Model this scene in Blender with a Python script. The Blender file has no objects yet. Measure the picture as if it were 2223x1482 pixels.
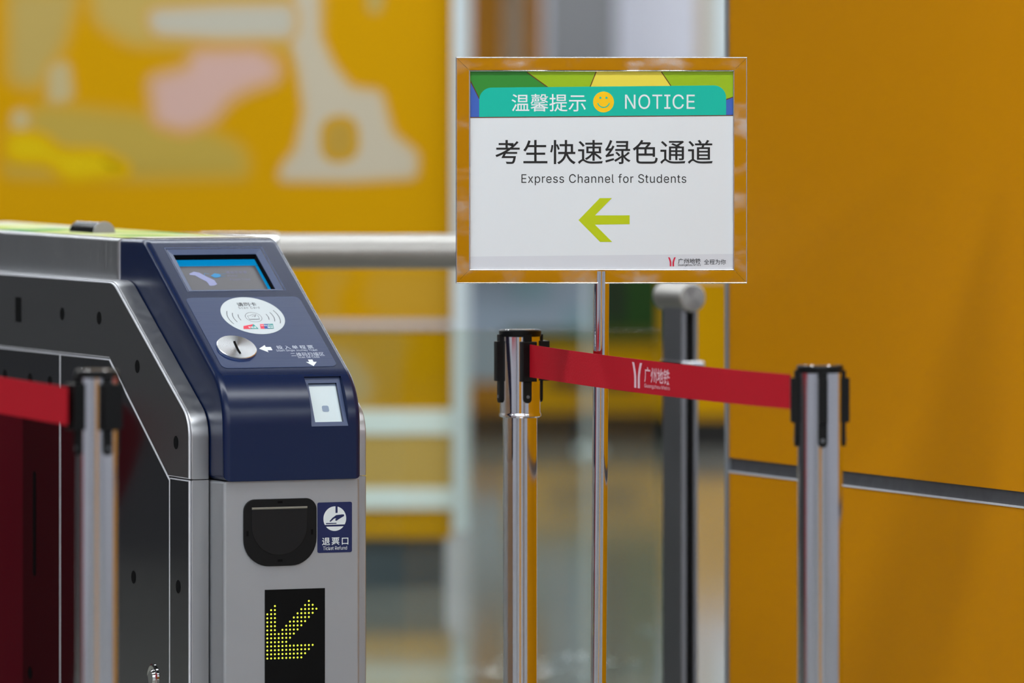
import bpy, bmesh, math, os, random
from mathutils import Vector, Matrix
random.seed(7)
S = bpy.context.scene
COL = S.collection
PSI = math.radians(23.5)          # the gate and the yellow wall are turned by this much
CAMH = 1.37
FPX, CXP, HYP = 15000.0, 1111.5, 170.0

# ------------------------------------------------------------------ camera
cd = bpy.data.cameras.new('camera')
cam = bpy.data.objects.new('camera', cd); COL.objects.link(cam)
cam.location = (0, 0, CAMH); cam.rotation_euler = (math.pi/2, 0, 0)
cd.sensor_width = 36.0
cd.lens = FPX/2223*36.0
cd.shift_y = -(741.0-HYP)/2223
cd.clip_start = 0.1; cd.clip_end = 200
cd.dof.use_dof = True
cd.dof.focus_distance = 11.85
cd.dof.aperture_fstop = (cd.lens/1000)/0.085
S.camera = cam
# ------------------------------------------------------------------ world, exposure
W = bpy.data.worlds.new('world'); S.world = W; W.use_nodes = True
W.node_tree.nodes['Background'].inputs[0].default_value = (0.80, 0.88, 1.0, 1)
W.node_tree.nodes['Background'].inputs[1].default_value = 0.25
S.view_settings.view_transform = 'Standard'; S.view_settings.look = 'None'
S.view_settings.exposure = 0.0; S.view_settings.gamma = 1.0
S.view_settings.use_curve_mapping = False
LAMP = 16.5                        # brightness of the ceiling strip lights

def P(u, v, d):
    """metric point seen in the photograph's direction (u, v) at distance d along the view"""
    return Vector(((u-CXP)/FPX*d, d, CAMH-(v-HYP)/FPX*d))

# ------------------------------------------------------------------ materials
def lin(r, g, b):
    f = lambda c: (c/255/12.92) if c/255 <= 0.04045 else ((c/255+0.055)/1.055)**2.4
    return (f(r), f(g), f(b), 1)
def mat(name, col, rough=0.5, metal=0.0, spec=0.5, emit=None, es=0.0, noise=0.0, nscale=(8, 8, 8), bump=0.0, coat=0.0):
    m = bpy.data.materials.new(name); m.use_nodes = True
    nt = m.node_tree; b = nt.nodes['Principled BSDF']
    b.inputs['Base Color'].default_value = col
    b.inputs['Roughness'].default_value = rough
    b.inputs['Metallic'].default_value = metal
    b.inputs['Specular IOR Level'].default_value = spec
    b.inputs['Coat Weight'].default_value = coat
    b.inputs['Coat Roughness'].default_value = 0.08
    if emit:
        b.inputs['Emission Color'].default_value = emit; b.inputs['Emission Strength'].default_value = es
    if noise or bump:
        tc = nt.nodes.new('ShaderNodeTexCoord'); mp = nt.nodes.new('ShaderNodeMapping')
        mp.inputs['Scale'].default_value = nscale
        n = nt.nodes.new('ShaderNodeTexNoise'); n.inputs['Scale'].default_value = 1; n.inputs['Detail'].default_value = 4
        nt.links.new(tc.outputs['Object'], mp.inputs[0]); nt.links.new(mp.outputs[0], n.inputs['Vector'])
        if noise:
            mr = nt.nodes.new('ShaderNodeMapRange')
            mr.inputs[1].default_value = 0.3; mr.inputs[2].default_value = 0.7
            mr.inputs[3].default_value = max(0, rough-noise); mr.inputs[4].default_value = rough+noise
            nt.links.new(n.outputs[0], mr.inputs[0]); nt.links.new(mr.outputs[0], b.inputs['Roughness'])
        if bump:
            bp = nt.nodes.new('ShaderNodeBump'); bp.inputs['Strength'].default_value = bump; bp.inputs['Distance'].default_value = 0.002
            nt.links.new(n.outputs[0], bp.inputs['Height']); nt.links.new(bp.outputs[0], b.inputs['Normal'])
    return m
M = {}
M['yellow'] = mat('yellow_enamel', lin(204, 136, 1), 0.32, 0, 0.08)
M['yellow_matt'] = mat('yellow_vinyl', lin(196, 144, 1), 0.6, 0, 0.05)
M['yellow_dark'] = mat('yellow_brown_panel', lin(150, 98, 6), 0.5, 0, 0.2)
M['trim'] = mat('grey_aluminium', lin(120, 122, 126), 0.35, 0.7, 0.5, noise=0.1, nscale=(20, 20, 3))
M['corner'] = mat('corner_aluminium', lin(140, 144, 150), 0.45, 0.3)
M['trim_dark'] = mat('dark_channel', lin(78, 78, 82), 0.45, 0.3, 0.5, noise=0.1, nscale=(30, 30, 30))
M['chrome'] = mat('polished_steel', (0.78, 0.78, 0.78, 1), 0.06, 1.0)
M['frame_steel'] = mat('smudged_polished_steel', (0.80, 0.79, 0.78, 1), 0.06, 1.0, noise=0.05, nscale=(14, 14, 22))
def smudge(m):
    nt = m.node_tree; mr = [n for n in nt.nodes if n.type == 'MAP_RANGE'][0]
    mr.inputs[1].default_value = 0.46; mr.inputs[2].default_value = 0.72; mr.inputs[3].default_value = 0.04; mr.inputs[4].default_value = 0.26
smudge(M['frame_steel'])
M['chrome_post'] = mat('post_steel', (0.80, 0.80, 0.81, 1), 0.09, 1.0)
M['chrome_sat'] = mat('satin_tube_steel', (0.74, 0.74, 0.75, 1), 0.12, 1.0)
M['brushed'] = mat('brushed_steel', (0.50, 0.50, 0.51, 1), 0.36, 0.9, noise=0.06, nscale=(60, 60, 4))
M['brushed_front'] = mat('bead_blasted_steel', (0.42, 0.43, 0.45, 1), 0.45, 0.6, noise=0.04, nscale=(30, 30, 30))
M['mirror_dark'] = mat('dark_mirror_steel', (0.30, 0.30, 0.31, 1), 0.09, 1.0)
M['steel_arch'] = mat('dull_dark_steel', (0.50, 0.50, 0.50, 1), 0.27, 1.0)
M['edge'] = mat('ground_edge_glint_steel', (0.80, 0.80, 0.84, 1), 0.45, 0.5)  # ground edges; part of their lamp glint sits in this paler colour
M['blue'] = mat('navy_plastic', lin(6, 25, 62), 0.27, 0, 0.45)
M['blue_frame'] = mat('navy_textured_plastic', lin(64, 78, 112), 0.45, 0, 0.5)
M['blue_panel'] = mat('navy_brushed_overlay', lin(12, 40, 86), 0.38, 0, 0.55, noise=0.06, nscale=(10, 300, 300))
M['black'] = mat('black_plastic', lin(10, 10, 11), 0.42, 0, 0.25)
M['black_gloss'] = mat('black_glossy_plastic', lin(12, 12, 13), 0.12, 0, 0.5)
M['void'] = mat('dark_hole', lin(10, 10, 11), 0.9, 0, 0.1)
M['white'] = mat('white_print', lin(226, 232, 234), 0.45, 0, 0.4)
M['sticker_white'] = mat('white_sticker', lin(198, 206, 209), 0.45, 0, 0.3)
M['white_text'] = mat('pale_print', lin(205, 212, 226), 0.5, 0, 0.3)
M['ink'] = mat('dark_ink', lin(40, 40, 52), 0.5, 0, 0.3)
M['blackink'] = mat('black_ink', lin(30, 28, 28), 0.5, 0, 0.3)
M['paper'] = mat('poster_paper', lin(222, 224, 226), 0.5, 0, 0.3)
M['paper_grey'] = mat('poster_footer_grey', lin(210, 210, 215), 0.5, 0, 0.3)
M['teal'] = mat('teal_print', lin(0, 182, 158), 0.45, 0, 0.3)
M['g_dark'] = mat('dark_green_print', lin(48, 134, 44), 0.45, 0, 0.3)
M['g_light'] = mat('light_green_print', lin(150, 184, 14), 0.45, 0, 0.3)
M['y_print'] = mat('yellow_print', lin(232, 212, 70), 0.45, 0, 0.3)
M['b_print'] = mat('blue_print', lin(62, 96, 180), 0.45, 0, 0.3)
M['brown'] = mat('brown_line_print', lin(100, 52, 22), 0.5, 0, 0.3)
M['smile'] = mat('smiley_yellow_print', lin(250, 196, 0), 0.45, 0, 0.3)
M['arrow'] = mat('lime_print', lin(186, 198, 0), 0.45, 0, 0.3)
M['red_print'] = mat('red_print', lin(206, 30, 62), 0.45, 0, 0.3)
M['belt'] = mat('red_webbing', lin(186, 14, 34), 0.75, 0, 0.15, bump=0.15, nscale=(300, 300, 300))
M['belt_print'] = mat('white_webbing_print', lin(232, 190, 200), 0.7, 0, 0.2)
M['flap'] = mat('dark_red_acrylic', lin(78, 4, 18), 0.35, 0, 0.2)
M['navy_sticker'] = mat('navy_sticker', lin(24, 34, 82), 0.4, 0, 0.4)
M['st_red'] = mat('sticker_red', lin(226, 60, 82), 0.5, 0, 0.3)
M['st_teal'] = mat('sticker_teal', lin(30, 142, 140), 0.5, 0, 0.3)
M['st_blue'] = mat('sticker_blue', lin(40, 84, 150), 0.5, 0, 0.3)
M['scr_bar'] = mat('lit_blue_bar', lin(0, 90, 140), 0.3, 0, 0.4, lin(0, 150, 205), 0.45)
M['scr_bg'] = mat('dim_screen', lin(72, 70, 74), 0.35, 0, 0.5, lin(80, 78, 82), 0.25)
M['scr_icon'] = mat('lit_lilac', lin(120, 124, 158), 0.4, 0, 0.3, lin(140, 146, 190), 0.35)
M['scr_text'] = mat('lit_dim_text', lin(100, 100, 130), 0.4, 0, 0.3, lin(120, 120, 150), 0.4)
M['win'] = mat('lit_scanner_window', lin(172, 184, 187), 0.25, 0, 0.4, lin(205, 222, 226), 0.25)
M['win_dot'] = mat('scanner_lens', lin(120, 140, 165), 0.3, 0, 0.5)
M['disc'] = mat('turned_tube_end', (0.5, 0.47, 0.43, 1), 0.26, 1.0)
M['coin'] = mat('turned_steel', (0.72, 0.72, 0.73, 1), 0.26, 1.0)
M['flapclear'] = mat('smoked_flap', lin(26, 25, 25), 0.25, 0, 0.3)
M['hinge'] = mat('worn_hinge_bar', lin(150, 146, 134), 0.35, 0.5, 0.5)
M['led'] = mat('lit_led', lin(200, 215, 30), 0.4, 0, 0.3, (0.72, 0.85, 0.06, 1), 1.5)
M['led_board'] = mat('led_board', lin(8, 8, 8), 0.35, 0, 0.15)
M['dome'] = mat('grey_end_cap', lin(150, 146, 152), 0.5, 0, 0.4)
M['ceil'] = mat('ceiling_grey', lin(96, 98, 102), 0.7, 0, 0.2)
M['wallgrey'] = mat('pale_grey_panel', lin(186, 186, 196), 0.6, 0, 0.2)
M['farwhite'] = mat('far_white_panel', lin(208, 208, 218), 0.6, 0, 0.2)
M['fargrey'] = mat('far_grey_panel', lin(118, 118, 120), 0.6, 0, 0.2)
M['hazeband'] = mat('hazed_yellow_band', lin(200, 164, 88), 0.6, 0, 0.05)  # faded yellow, paled further by glass haze put into the colour
M['darkwall'] = mat('dark_granite', lin(58, 58, 60), 0.4, 0, 0.4, noise=0.1)
M['redpanel'] = mat('red_panel', lin(150, 20, 30), 0.5, 0, 0.2)
M['plinth'] = mat('dark_plinth', lin(62, 74, 80), 0.5, 0, 0.3)
M['band'] = mat('white_band', lin(232, 240, 236), 0.5, 0, 0.2)
M['beige'] = mat('beige_panel', lin(188, 172, 150), 0.6, 0, 0.2)
M['offwhite'] = mat('offwhite_post', lin(196, 206, 208), 0.45, 0, 0.3)
M['green'] = mat('dark_green_panel', lin(28, 62, 16), 0.6, 0, 0.2)
M['olive'] = mat('olive_panel', lin(70, 78, 20), 0.6, 0, 0.2)
M['greyblue'] = mat('grey_blue_panel', lin(140, 154, 168), 0.6, 0, 0.2)
M['greyteal'] = mat('grey_teal_panel', lin(128, 154, 164), 0.6, 0, 0.2)
M['blackbase'] = mat('black_kickplate', lin(20, 18, 16), 0.5, 0, 0.3)
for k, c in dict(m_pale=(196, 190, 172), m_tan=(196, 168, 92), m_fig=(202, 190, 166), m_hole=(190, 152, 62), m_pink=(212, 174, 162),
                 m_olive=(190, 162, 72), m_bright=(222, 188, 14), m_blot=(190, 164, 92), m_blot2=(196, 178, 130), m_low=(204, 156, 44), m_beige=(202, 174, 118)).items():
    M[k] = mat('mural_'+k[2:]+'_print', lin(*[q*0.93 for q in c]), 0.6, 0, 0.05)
M['lamp'] = mat('lamp_diffuser', (1, 1, 1, 1), 0.5, 0, 0.2, (0.90, 0.955, 1.0, 1), LAMP)
# turned face: bright radial fans
def fan_steel(m, col):
    nt = m.node_tree; b = nt.nodes['Principled BSDF']
    b.inputs['Base Color'].default_value = col
    t = nt.nodes.new('ShaderNodeTangent'); t.direction_type = 'RADIAL'; t.axis = 'Z'
    b.inputs['Anisotropic'].default_value = 0.85
    nt.links.new(t.outputs[0], b.inputs['Tangent'])
fan_steel(M['coin'], (0.74, 0.74, 0.75, 1)); fan_steel(M['disc'], (0.5, 0.47, 0.43, 1))
# glass: clear, faintly green, with a surface reflection
def glass_mat():
    m = bpy.data.materials.new('barrier_glass'); m.use_nodes = True; nt = m.node_tree; nt.nodes.clear()
    o = nt.nodes.new('ShaderNodeOutputMaterial'); mx = nt.nodes.new('ShaderNodeMixShader')
    tr = nt.nodes.new('ShaderNodeBsdfTransparent'); tr.inputs[0].default_value = (0.90, 0.94, 0.91, 1)
    gl = nt.nodes.new('ShaderNodeBsdfGlossy'); gl.inputs['Roughness'].default_value = 0.02
    fr = nt.nodes.new('ShaderNodeFresnel'); fr.inputs[0].default_value = 1.5
    nt.links.new(fr.outputs[0], mx.inputs[0]); nt.links.new(tr.outputs[0], mx.inputs[1]); nt.links.new(gl.outputs[0], mx.inputs[2])
    nt.links.new(mx.outputs[0], o.inputs[0]); return m
M['glass'] = glass_mat()
def floor_mat():
    m = mat('polished_terrazzo', lin(122, 122, 114), 0.085, 0, 0.5)
    nt = m.node_tree; b = nt.nodes['Principled BSDF']
    tc = nt.nodes.new('ShaderNodeTexCoord'); n = nt.nodes.new('ShaderNodeTexNoise'); n.inputs['Scale'].default_value = 2.2; n.inputs['Detail'].default_value = 8
    cr = nt.nodes.new('ShaderNodeValToRGB')
    cr.color_ramp.elements[0].color = lin(108, 109, 104); cr.color_ramp.elements[1].color = lin(134, 132, 122)
    nt.links.new(tc.outputs['Object'], n.inputs['Vector']); nt.links.new(n.outputs[0], cr.inputs[0]); nt.links.new(cr.outputs[0], b.inputs['Base Color'])
    return m
M['floor'] = floor_mat()
def top_film():
    m = mat('green_printed_top_film', lin(150, 180, 110), 0.6, 0, 0.1)
    nt = m.node_tree; b = nt.nodes['Principled BSDF']
    tc = nt.nodes.new('ShaderNodeTexCoord'); n = nt.nodes.new('ShaderNodeTexNoise'); n.inputs['Scale'].default_value = 5; n.inputs['Detail'].default_value = 2
    cr = nt.nodes.new('ShaderNodeValToRGB'); e = cr.color_ramp.elements
    e[0].position = 0.36; e[0].color = lin(40, 150, 84); e[1].position = 0.62; e[1].color = lin(205, 205, 190)
    x = e.new(0.5); x.color = lin(190, 196, 96)
    nt.links.new(tc.outputs['Object'], n.inputs['Vector']); nt.links.new(n.outputs[0], cr.inputs[0]); nt.links.new(cr.outputs[0], b.inputs['Base Color'])
    return m
M['film'] = top_film()
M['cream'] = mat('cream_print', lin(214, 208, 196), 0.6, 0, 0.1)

# ------------------------------------------------------------------ object helpers
def link(name, me, m, parent=None, label=None, smooth=35):
    if m is not None:
        for q in (m if isinstance(m, (list, tuple)) else [m]): me.materials.append(q)
    if smooth:
        for p in me.polygons: p.use_smooth = True
        me.set_sharp_from_angle(angle=math.radians(smooth))
    me.name = name
    o = bpy.data.objects.new(name, me); COL.objects.link(o)
    if parent: o.parent = parent
    if label: o['label'] = label
    if smooth:                          # keep broad faces flat beside their rounded rims
        w = o.modifiers.new('weighted_normals', 'WEIGHTED_NORMAL'); w.mode = 'FACE_AREA'; w.weight = 100; w.keep_sharp = True
    return o
def bm_mesh(bm, name='m'):
    bmesh.ops.recalc_face_normals(bm, faces=bm.faces[:])
    me = bpy.data.meshes.new(name); bm.to_mesh(me); bm.free(); return me
def thing(name, label, cat, loc=(0, 0, 0), rotz=0.0, group=None):
    o = bpy.data.objects.new(name, None); COL.objects.link(o)
    o.location = loc; o.rotation_euler = (0, 0, rotz); o.empty_display_size = 0.1
    o['label'] = label; o['category'] = cat
    if group: o['group'] = group
    return o
def tag(o, label, cat, group=None):
    o['label'] = label; o['category'] = cat
    if group: o['group'] = group
    return o
def struct(o): o['kind'] = 'structure'; return o
def add_box(bm, x0, x1, y0, y1, z0, z1, bev=0.0):
    r = bmesh.ops.create_cube(bm, size=1)
    vs = r['verts']
    for v in vs:
        v.co = Vector((x0+(v.co.x+.5)*(x1-x0), y0+(v.co.y+.5)*(y1-y0), z0+(v.co.z+.5)*(z1-z0)))
    if bev:
        es = list({e for v in vs for e in v.link_edges})
        bmesh.ops.bevel(bm, geom=es, offset=bev, segments=2, affect='EDGES', profile=0.5)
def box(name, x0, x1, y0, y1, z0, z1, m, parent=None, bev=0.0, label=None):
    bm = bmesh.new(); add_box(bm, x0, x1, y0, y1, z0, z1, bev)
    return link(name, bm_mesh(bm), m, parent, label)
def offset_poly(pts, r):
    n = len(pts); out = []
    area = sum(pts[i][0]*pts[(i+1) % n][1]-pts[(i+1) % n][0]*pts[i][1] for i in range(n))
    s = 1 if area > 0 else -1
    for i in range(n):
        p0, p1, p2 = Vector(pts[i-1]), Vector(pts[i]), Vector(pts[(i+1) % n])
        d1 = (p1-p0).normalized(); d2 = (p2-p1).normalized()
        n1 = Vector((-d1.y, d1.x))*s; n2 = Vector((-d2.y, d2.x))*s
        b = n1+n2
        k = b.length_squared
        out.append(tuple(p1 + (b*(2*r/k) if k > 0.2 else n1*r)))
    return out
def rounded(pts, tl, n=6):
    """round polygon corners; tl = tangent length for all corners or a list"""
    out = []; N = len(pts)
    for i in range(N):
        t = tl[i] if isinstance(tl, (list, tuple)) else tl
        p = Vector(pts[i])
        if t <= 0: out.append(tuple(p)); continue
        a = (Vector(pts[i-1])-p).normalized()*t+p; c = (Vector(pts[(i+1) % N])-p).normalized()*t+p
        # circular fillet through a and c
        va, vc = (a-p).normalized(), (c-p).normalized()
        half = math.acos(max(-1, min(1, va.dot(vc))))/2
        R = t*math.tan(half); cen = p+(va+vc).normalized()*(t/math.cos(half))
        a0 = (a-cen); ang0 = math.atan2(a0.y, a0.x); c0 = c-cen; ang1 = math.atan2(c0.y, c0.x)
        da = (ang1-ang0+math.pi) % (2*math.pi)-math.pi
        for k in range(n+1):
            g = ang0+da*k/n; out.append((cen.x+R*math.cos(g), cen.y+R*math.sin(g)))
    return out
def slab_bm(bm, prof, c0, c1, r, seg, mp):
    """extrude a closed outline from c0 to c1 with rounded rims; mp maps (a, b, c) to 3D"""
    rings = []
    steps = [(r*(1-math.sin(math.pi/2*i/seg)), r*(1-math.cos(math.pi/2*i/seg))) for i in range(seg+1)] if r > 0 else [(0, 0)]
    lv = [(ins, c0+dc) for ins, dc in steps]+[(ins, c1-dc) for ins, dc in reversed(steps)]
    for ins, c in lv:
        q = offset_poly(prof, ins) if ins > 1e-9 else prof
        rings.append([bm.verts.new(mp(a, b, c)) for a, b in q])
    n = len(prof)
    for k in range(len(rings)-1):
        for i in range(n):
            bm.faces.new((rings[k][i], rings[k][(i+1) % n], rings[k+1][(i+1) % n], rings[k+1][i]))
    bm.faces.new(rings[0]); bm.faces.new(rings[-1])
def slab(name, prof, c0, c1, r, m, parent, mp=lambda a, b, c: (c, a, b), seg=3, label=None, rim=None):
    bm = bmesh.new(); slab_bm(bm, prof, c0, c1, r, seg, mp)
    if rim:
        for f in bm.faces:
            if len(f.verts) == 4 and f is not bm.faces: f.material_index = 1
        bm.faces.ensure_lookup_table(); bm.faces[-1].material_index = 0; bm.faces[-2].material_index = 0
    return link(name, bm_mesh(bm), [m, rim] if rim else m, parent, label)
def add_lathe(bm, prof, seg=48, cx=0.0, cy=0.0, close=True):
    rings = []
    for r, z in prof:
        rings.append([bm.verts.new((cx+r*math.cos(2*math.pi*i/seg), cy+r*math.sin(2*math.pi*i/seg), z)) for i in range(seg)])
    for k in range(len(rings)-1):
        for i in range(seg):
            bm.faces.new((rings[k][i], rings[k][(i+1) % seg], rings[k+1][(i+1) % seg], rings[k+1][i]))
    if close:
        bm.faces.new(rings[0]); bm.faces.new(rings[-1])
def lathe(name, prof, m, parent=None, seg=48, label=None):
    bm = bmesh.new(); add_lathe(bm, prof, seg); return link(name, bm_mesh(bm), m, parent, label)
class Frame:
    """a flat drawing surface: 2D (x, y) with y up, height h along the normal"""
    def __init__(s, o, ux, uy):
        s.o = Vector(o); s.ux = Vector(ux).normalized(); s.uy = Vector(uy).normalized(); s.n = s.ux.cross(s.uy)
    def __call__(s, x, y, h=0.0): return s.o+s.ux*x+s.uy*y+s.n*h
def decal(name, polys, fr, h, m, parent, label=None):
    """printed shapes lying on a surface: one mesh of flat polygons"""
    vs, fs = [], []
    for p in polys:
        b = len(vs); vs += [fr(x, y, h) for x, y in p]; fs.append(list(range(b, b+len(p))))
    me = bpy.data.meshes.new(name); me.from_pydata(vs, [], fs)
    bm = bmesh.new(); bm.from_mesh(me)
    for f in bm.faces:
        f.normal_update()
        if f.normal.dot(fr.n) < 0: f.normal_flip()
    bm.to_mesh(me); bm.free()
    return link(name, me, m, parent, label, smooth=0)
TXT = bpy.data.curves.new('lettering', 'FONT')
try:                                   # Blender's own sans face
    LATIN = bpy.data.fonts.load(os.path.join(bpy.utils.system_resource('DATAFILES'), 'fonts', 'Inter.woff2'))
except Exception:
    LATIN = None
BUILTIN = TXT.font
TXO = bpy.data.objects.new('lettering_source', TXT); COL.objects.link(TXO)
def glyphs(body, spacing=1.0, bold=0.0):
    TXT.font = LATIN if LATIN and body.isascii() else BUILTIN
    TXT.body = body; TXT.space_character = spacing; TXT.offset = bold; TXT.resolution_u = 4
    dg = bpy.context.evaluated_depsgraph_get(); dg.update()
    me = bpy.data.meshes.new_from_object(TXO.evaluated_get(dg))
    vs = [(v.co.x, v.co.y) for v in me.vertices]; fs = [list(p.vertices) for p in me.polygons]
    bpy.data.meshes.remove(me)
    x0 = min(v[0] for v in vs); x1 = max(v[0] for v in vs); y0 = min(v[1] for v in vs); y1 = max(v[1] for v in vs)
    return [((x-x0)/(x1-x0), (y-y0)/(y1-y0)) for x, y in vs], fs
def lettering(name, items, fr, h, m, parent, label=None):
    """items: (text, x0, x1, y0, y1, spacing, bold) - each fitted to its box; one mesh"""
    V, Fc = [], []
    for it in items:
        body, x0, x1, y0, y1 = it[:5]; sp = it[5] if len(it) > 5 else 1.0; bo = it[6] if len(it) > 6 else 0.0
        vs, fs = glyphs(body, sp, bo); b = len(V)
        V += [fr(x0+(x1-x0)*x, y0+(y1-y0)*y, h) for x, y in vs]; Fc += [[b+i for i in f] for f in fs]
    me = bpy.data.meshes.new(name); me.from_pydata(V, [], Fc)
    bm = bmesh.new(); bm.from_mesh(me)
    for f in bm.faces:
        f.normal_update()
        if f.normal.dot(fr.n) < 0: f.normal_flip()
    bm.to_mesh(me); bm.free()
    return link(name, me, m, parent, label, smooth=0)
def circ(cx, cy, r, n=40, a0=0.0, a1=360.0):
    return [(cx+r*math.cos(math.radians(a0+(a1-a0)*i/n)), cy+r*math.sin(math.radians(a0+(a1-a0)*i/n))) for i in range(n if a1-a0 >= 360 else n+1)]
def arcband(cx, cy, r, w, a0, a1, n=14):
    o = circ(cx, cy, r+w/2, n, a0, a1); i = circ(cx, cy, r-w/2, n, a0, a1)
    return [[o[k], o[(k+1) % len(o)], i[(k+1) % len(i)], i[k]] for k in range(n)]
def stroke(pts, w):
    out = []
    for (x0, y0), (x1, y1) in zip(pts, pts[1:]):
        d = Vector((x1-x0, y1-y0)).normalized()*w/2; n = Vector((-d.y, d.x))
        a, b = Vector((x0, y0))-d, Vector((x1, y1))+d
        out.append([tuple(a+n), tuple(a-n), tuple(b-n), tuple(b+n)])
    return out
def rrect(x0, x1, y0, y1, r, n=5): return rounded([(x0, y0), (x1, y0), (x1, y1), (x0, y1)], r, n)
def cut(me, cutters):
    """subtract cutter meshes from a mesh"""
    o = bpy.data.objects.new('tmp', me); COL.objects.link(o); cs = []
    for c in cutters:
        q = bpy.data.objects.new('tmpc', c); COL.objects.link(q); cs.append(q)
        md = o.modifiers.new('b', 'BOOLEAN'); md.object = q; md.operation = 'DIFFERENCE'; md.solver = 'EXACT'
    dg = bpy.context.evaluated_depsgraph_get(); dg.update()
    r = bpy.data.meshes.new_from_object(o.evaluated_get(dg))
    for q in cs+[o]: bpy.data.objects.remove(q)
    return r
def metro_logo(x0, x1, y0, y1):
    """two strokes that run up side by side and bend outward"""
    w = x1-x0; h = y1-y0; out = []
    for s in (-1, 1):
        cl = []
        for k in range(13):
            t = k/12
            cx = 0.19 if t < 0.35 else 0.19+0.24*((t-0.35)/0.65)**1.7
            cl.append((cx, t))
        hw = 0.115
        for (a, t), (b, u) in zip(cl, cl[1:]):
            q = [(a-hw, t), (a+hw, t), (b+hw, u), (b-hw, u)]
            out.append([(x0+w*(0.5+s*x), y0+h*y) for x, y in q])
    return out

# ================================================================== the setting
X0, X1, Y0, Y1, ZC = -6.0, 7.5, -4.0, 30.0, 3.2
struct(box('floor', X0, X1, Y0, Y1, -0.05, 0.0, M['floor']))
struct(box('ceiling', X0, X1, Y0, Y1, ZC, ZC+0.1, M['ceil']))
struct(box('wall_far', X0, X1, 28.0, 28.15, 0, ZC, M['farwhite']))
struct(box('wall_side', X0-0.1, X0, Y0, Y1, 0, ZC, M['darkwall']))
struct(box('wall_end', X1, X1+0.1, Y0, Y1, 0, ZC, M['wallgrey']))
struct(box('wall_behind', X0, X1, Y0-0.1, Y0, 0, ZC, M['wallgrey']))
struct(box('trim_1', -1.5, 2.2, Y0, Y0+0.03, 0.0, ZC, M['yellow']))
struct(box('red_reflection_panel', X0, X0+0.04, 9.3, 10.5, 0.0, 2.0, M['redpanel']))  # added out of view for the red streak in the chrome posts
struct(box('trim_3', X0, X0+0.03, 3.0, 9.3, 0.0, ZC, M['wallgrey']))
struct(box('trim_19', X0, X0+0.03, -3.5, 3.0, 0.0, ZC, M['wallgrey']))
# yellow booth wall on the right, turned like the gate: local x along the wall towards the camera, y = its outer face normal side
C0 = P(1583, 800, 13.0)
wdir = Vector((math.sin(PSI), -math.cos(PSI), 0)); wn = Vector((-math.cos(PSI), -math.sin(PSI), 0))
wall_fr = Frame((C0.x, C0.y, 0), wdir, (0, 0, 1))     # normal = outward, towards the hall
ZT0, ZT1 = 0.629, 0.657
def wall_slab(name, a0, a1, z0, z1, h0, h1, m, bev=0.0):
    bm = bmesh.new()
    slab_bm(bm, [(a0, z0), (a1, z0), (a1, z1), (a0, z1)], h0, h1, bev, 2, lambda a, b, c: wall_fr(a, b, c))
    return struct(link(name, bm_mesh(bm), m))
ws = -1 if wall_fr.n.dot(wn) < 0 else 1
wall_slab('wall_right', 0.0, 2.1, ZT1, ZC, -0.06*ws, 0.0, M['yellow'])
wall_slab('wall_right.001', 0.0, 2.1, 0.0, ZT0, -0.06*ws, 0.0, M['yellow'])
wall_slab('trim_4', 0.0, 2.1, ZT0+0.003, ZT1, -0.05*ws, -0.004*ws, M['trim_dark'])
wall_slab('trim_5', 0.0, 2.1, ZT0, ZT0+0.003, -0.05*ws, 0.002*ws, M['edge'])
wall_slab('trim_6', -0.012, 0.0, 0.0, ZC, -0.06*ws, 0.004*ws, M['corner'])

# poster wall far left with its plinth, bands and edge pillar
YP = 18.6
def zP(v, d=YP): return CAMH-(v-HYP)/FPX*d
def xP(u, d=YP): return (u-CXP)/FPX*d
XL = xP(-220); XR = xP(982)
struct(box('wall_left', XL, XR, YP, YP+0.2, zP(1168), ZC, M['yellow_matt']))
struct(box('baseboard_left', XL, XR-0.02, YP+0.02, YP+0.18, 0, zP(1168), M['plinth']))
struct(box('trim_7', XL, XR, YP-0.006, YP, zP(712), zP(696), M['wallgrey']))
struct(box('trim_8', XL, XR+0.006, YP-0.008, YP, zP(942), zP(889), M['band']))
struct(box('haze_band', XL, XR-0.002, YP-0.003, YP, zP(1058), zP(942), M['hazeband']))  # band that carries the haze of the glass as a paler yellow
struct(box('trim_9', XL, XR, YP-0.008, YP, zP(1104), zP(1058), M['band']))
struct(box('trim_10', XR, xP(1017), YP-0.05, YP+0.2, zP(1150), ZC, M['offwhite']))

mural = thing('wall_mural', 'blurred yellow printed mural with pale and pink shapes on the far yellow wall', 'mural', (0, YP, 0))
MURAL_Y = lin(196, 144, 1)
def blob(name, pts, m, h):
    fr = Frame((0, 0, 0), (1, 0, 0), (0, 0, 1))
    q = [(xP(u), zP(v)) for u, v in pts]
    # the print fades out softly: nested shapes from faint to full colour, one mesh
    p = rounded(q, min((Vector(q[i])-Vector(q[i-1])).length for i in range(len(q)))*0.42, 4)
    xs = [a for a, b in p]; zs_ = [b for a, b in p]
    e = min(0.013 if 'figure' in name else 0.024, 0.16*min(max(xs)-min(xs), max(zs_)-min(zs_)))
    bm = bmesh.new(); ms = []
    for k, (off, f) in enumerate(((-1.0, 0.18), (-0.6, 0.36), (-0.2, 0.54), (0.2, 0.72), (0.6, 0.88), (1.0, 1.0))):
        n0 = len(bm.faces)
        slab_bm(bm, offset_poly(p, off*e), -h-k*0.00006, 0, 0, 1, lambda a, b, c: (a, c, b))
        bm.faces.ensure_lookup_table()
        for fc in bm.faces[n0:]: fc.material_index = k
        c0, c1 = MURAL_Y, m.node_tree.nodes['Principled BSDF'].inputs['Base Color'].default_value
        ms.append(m if f == 1 else mat(m.name+'_fade', tuple(c0[i]+(c1[i]-c0[i])*f for i in range(3))+(1,), 0.6, 0, 0.05))
    return link(name, bm_mesh(bm), ms, mural, smooth=0)
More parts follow.
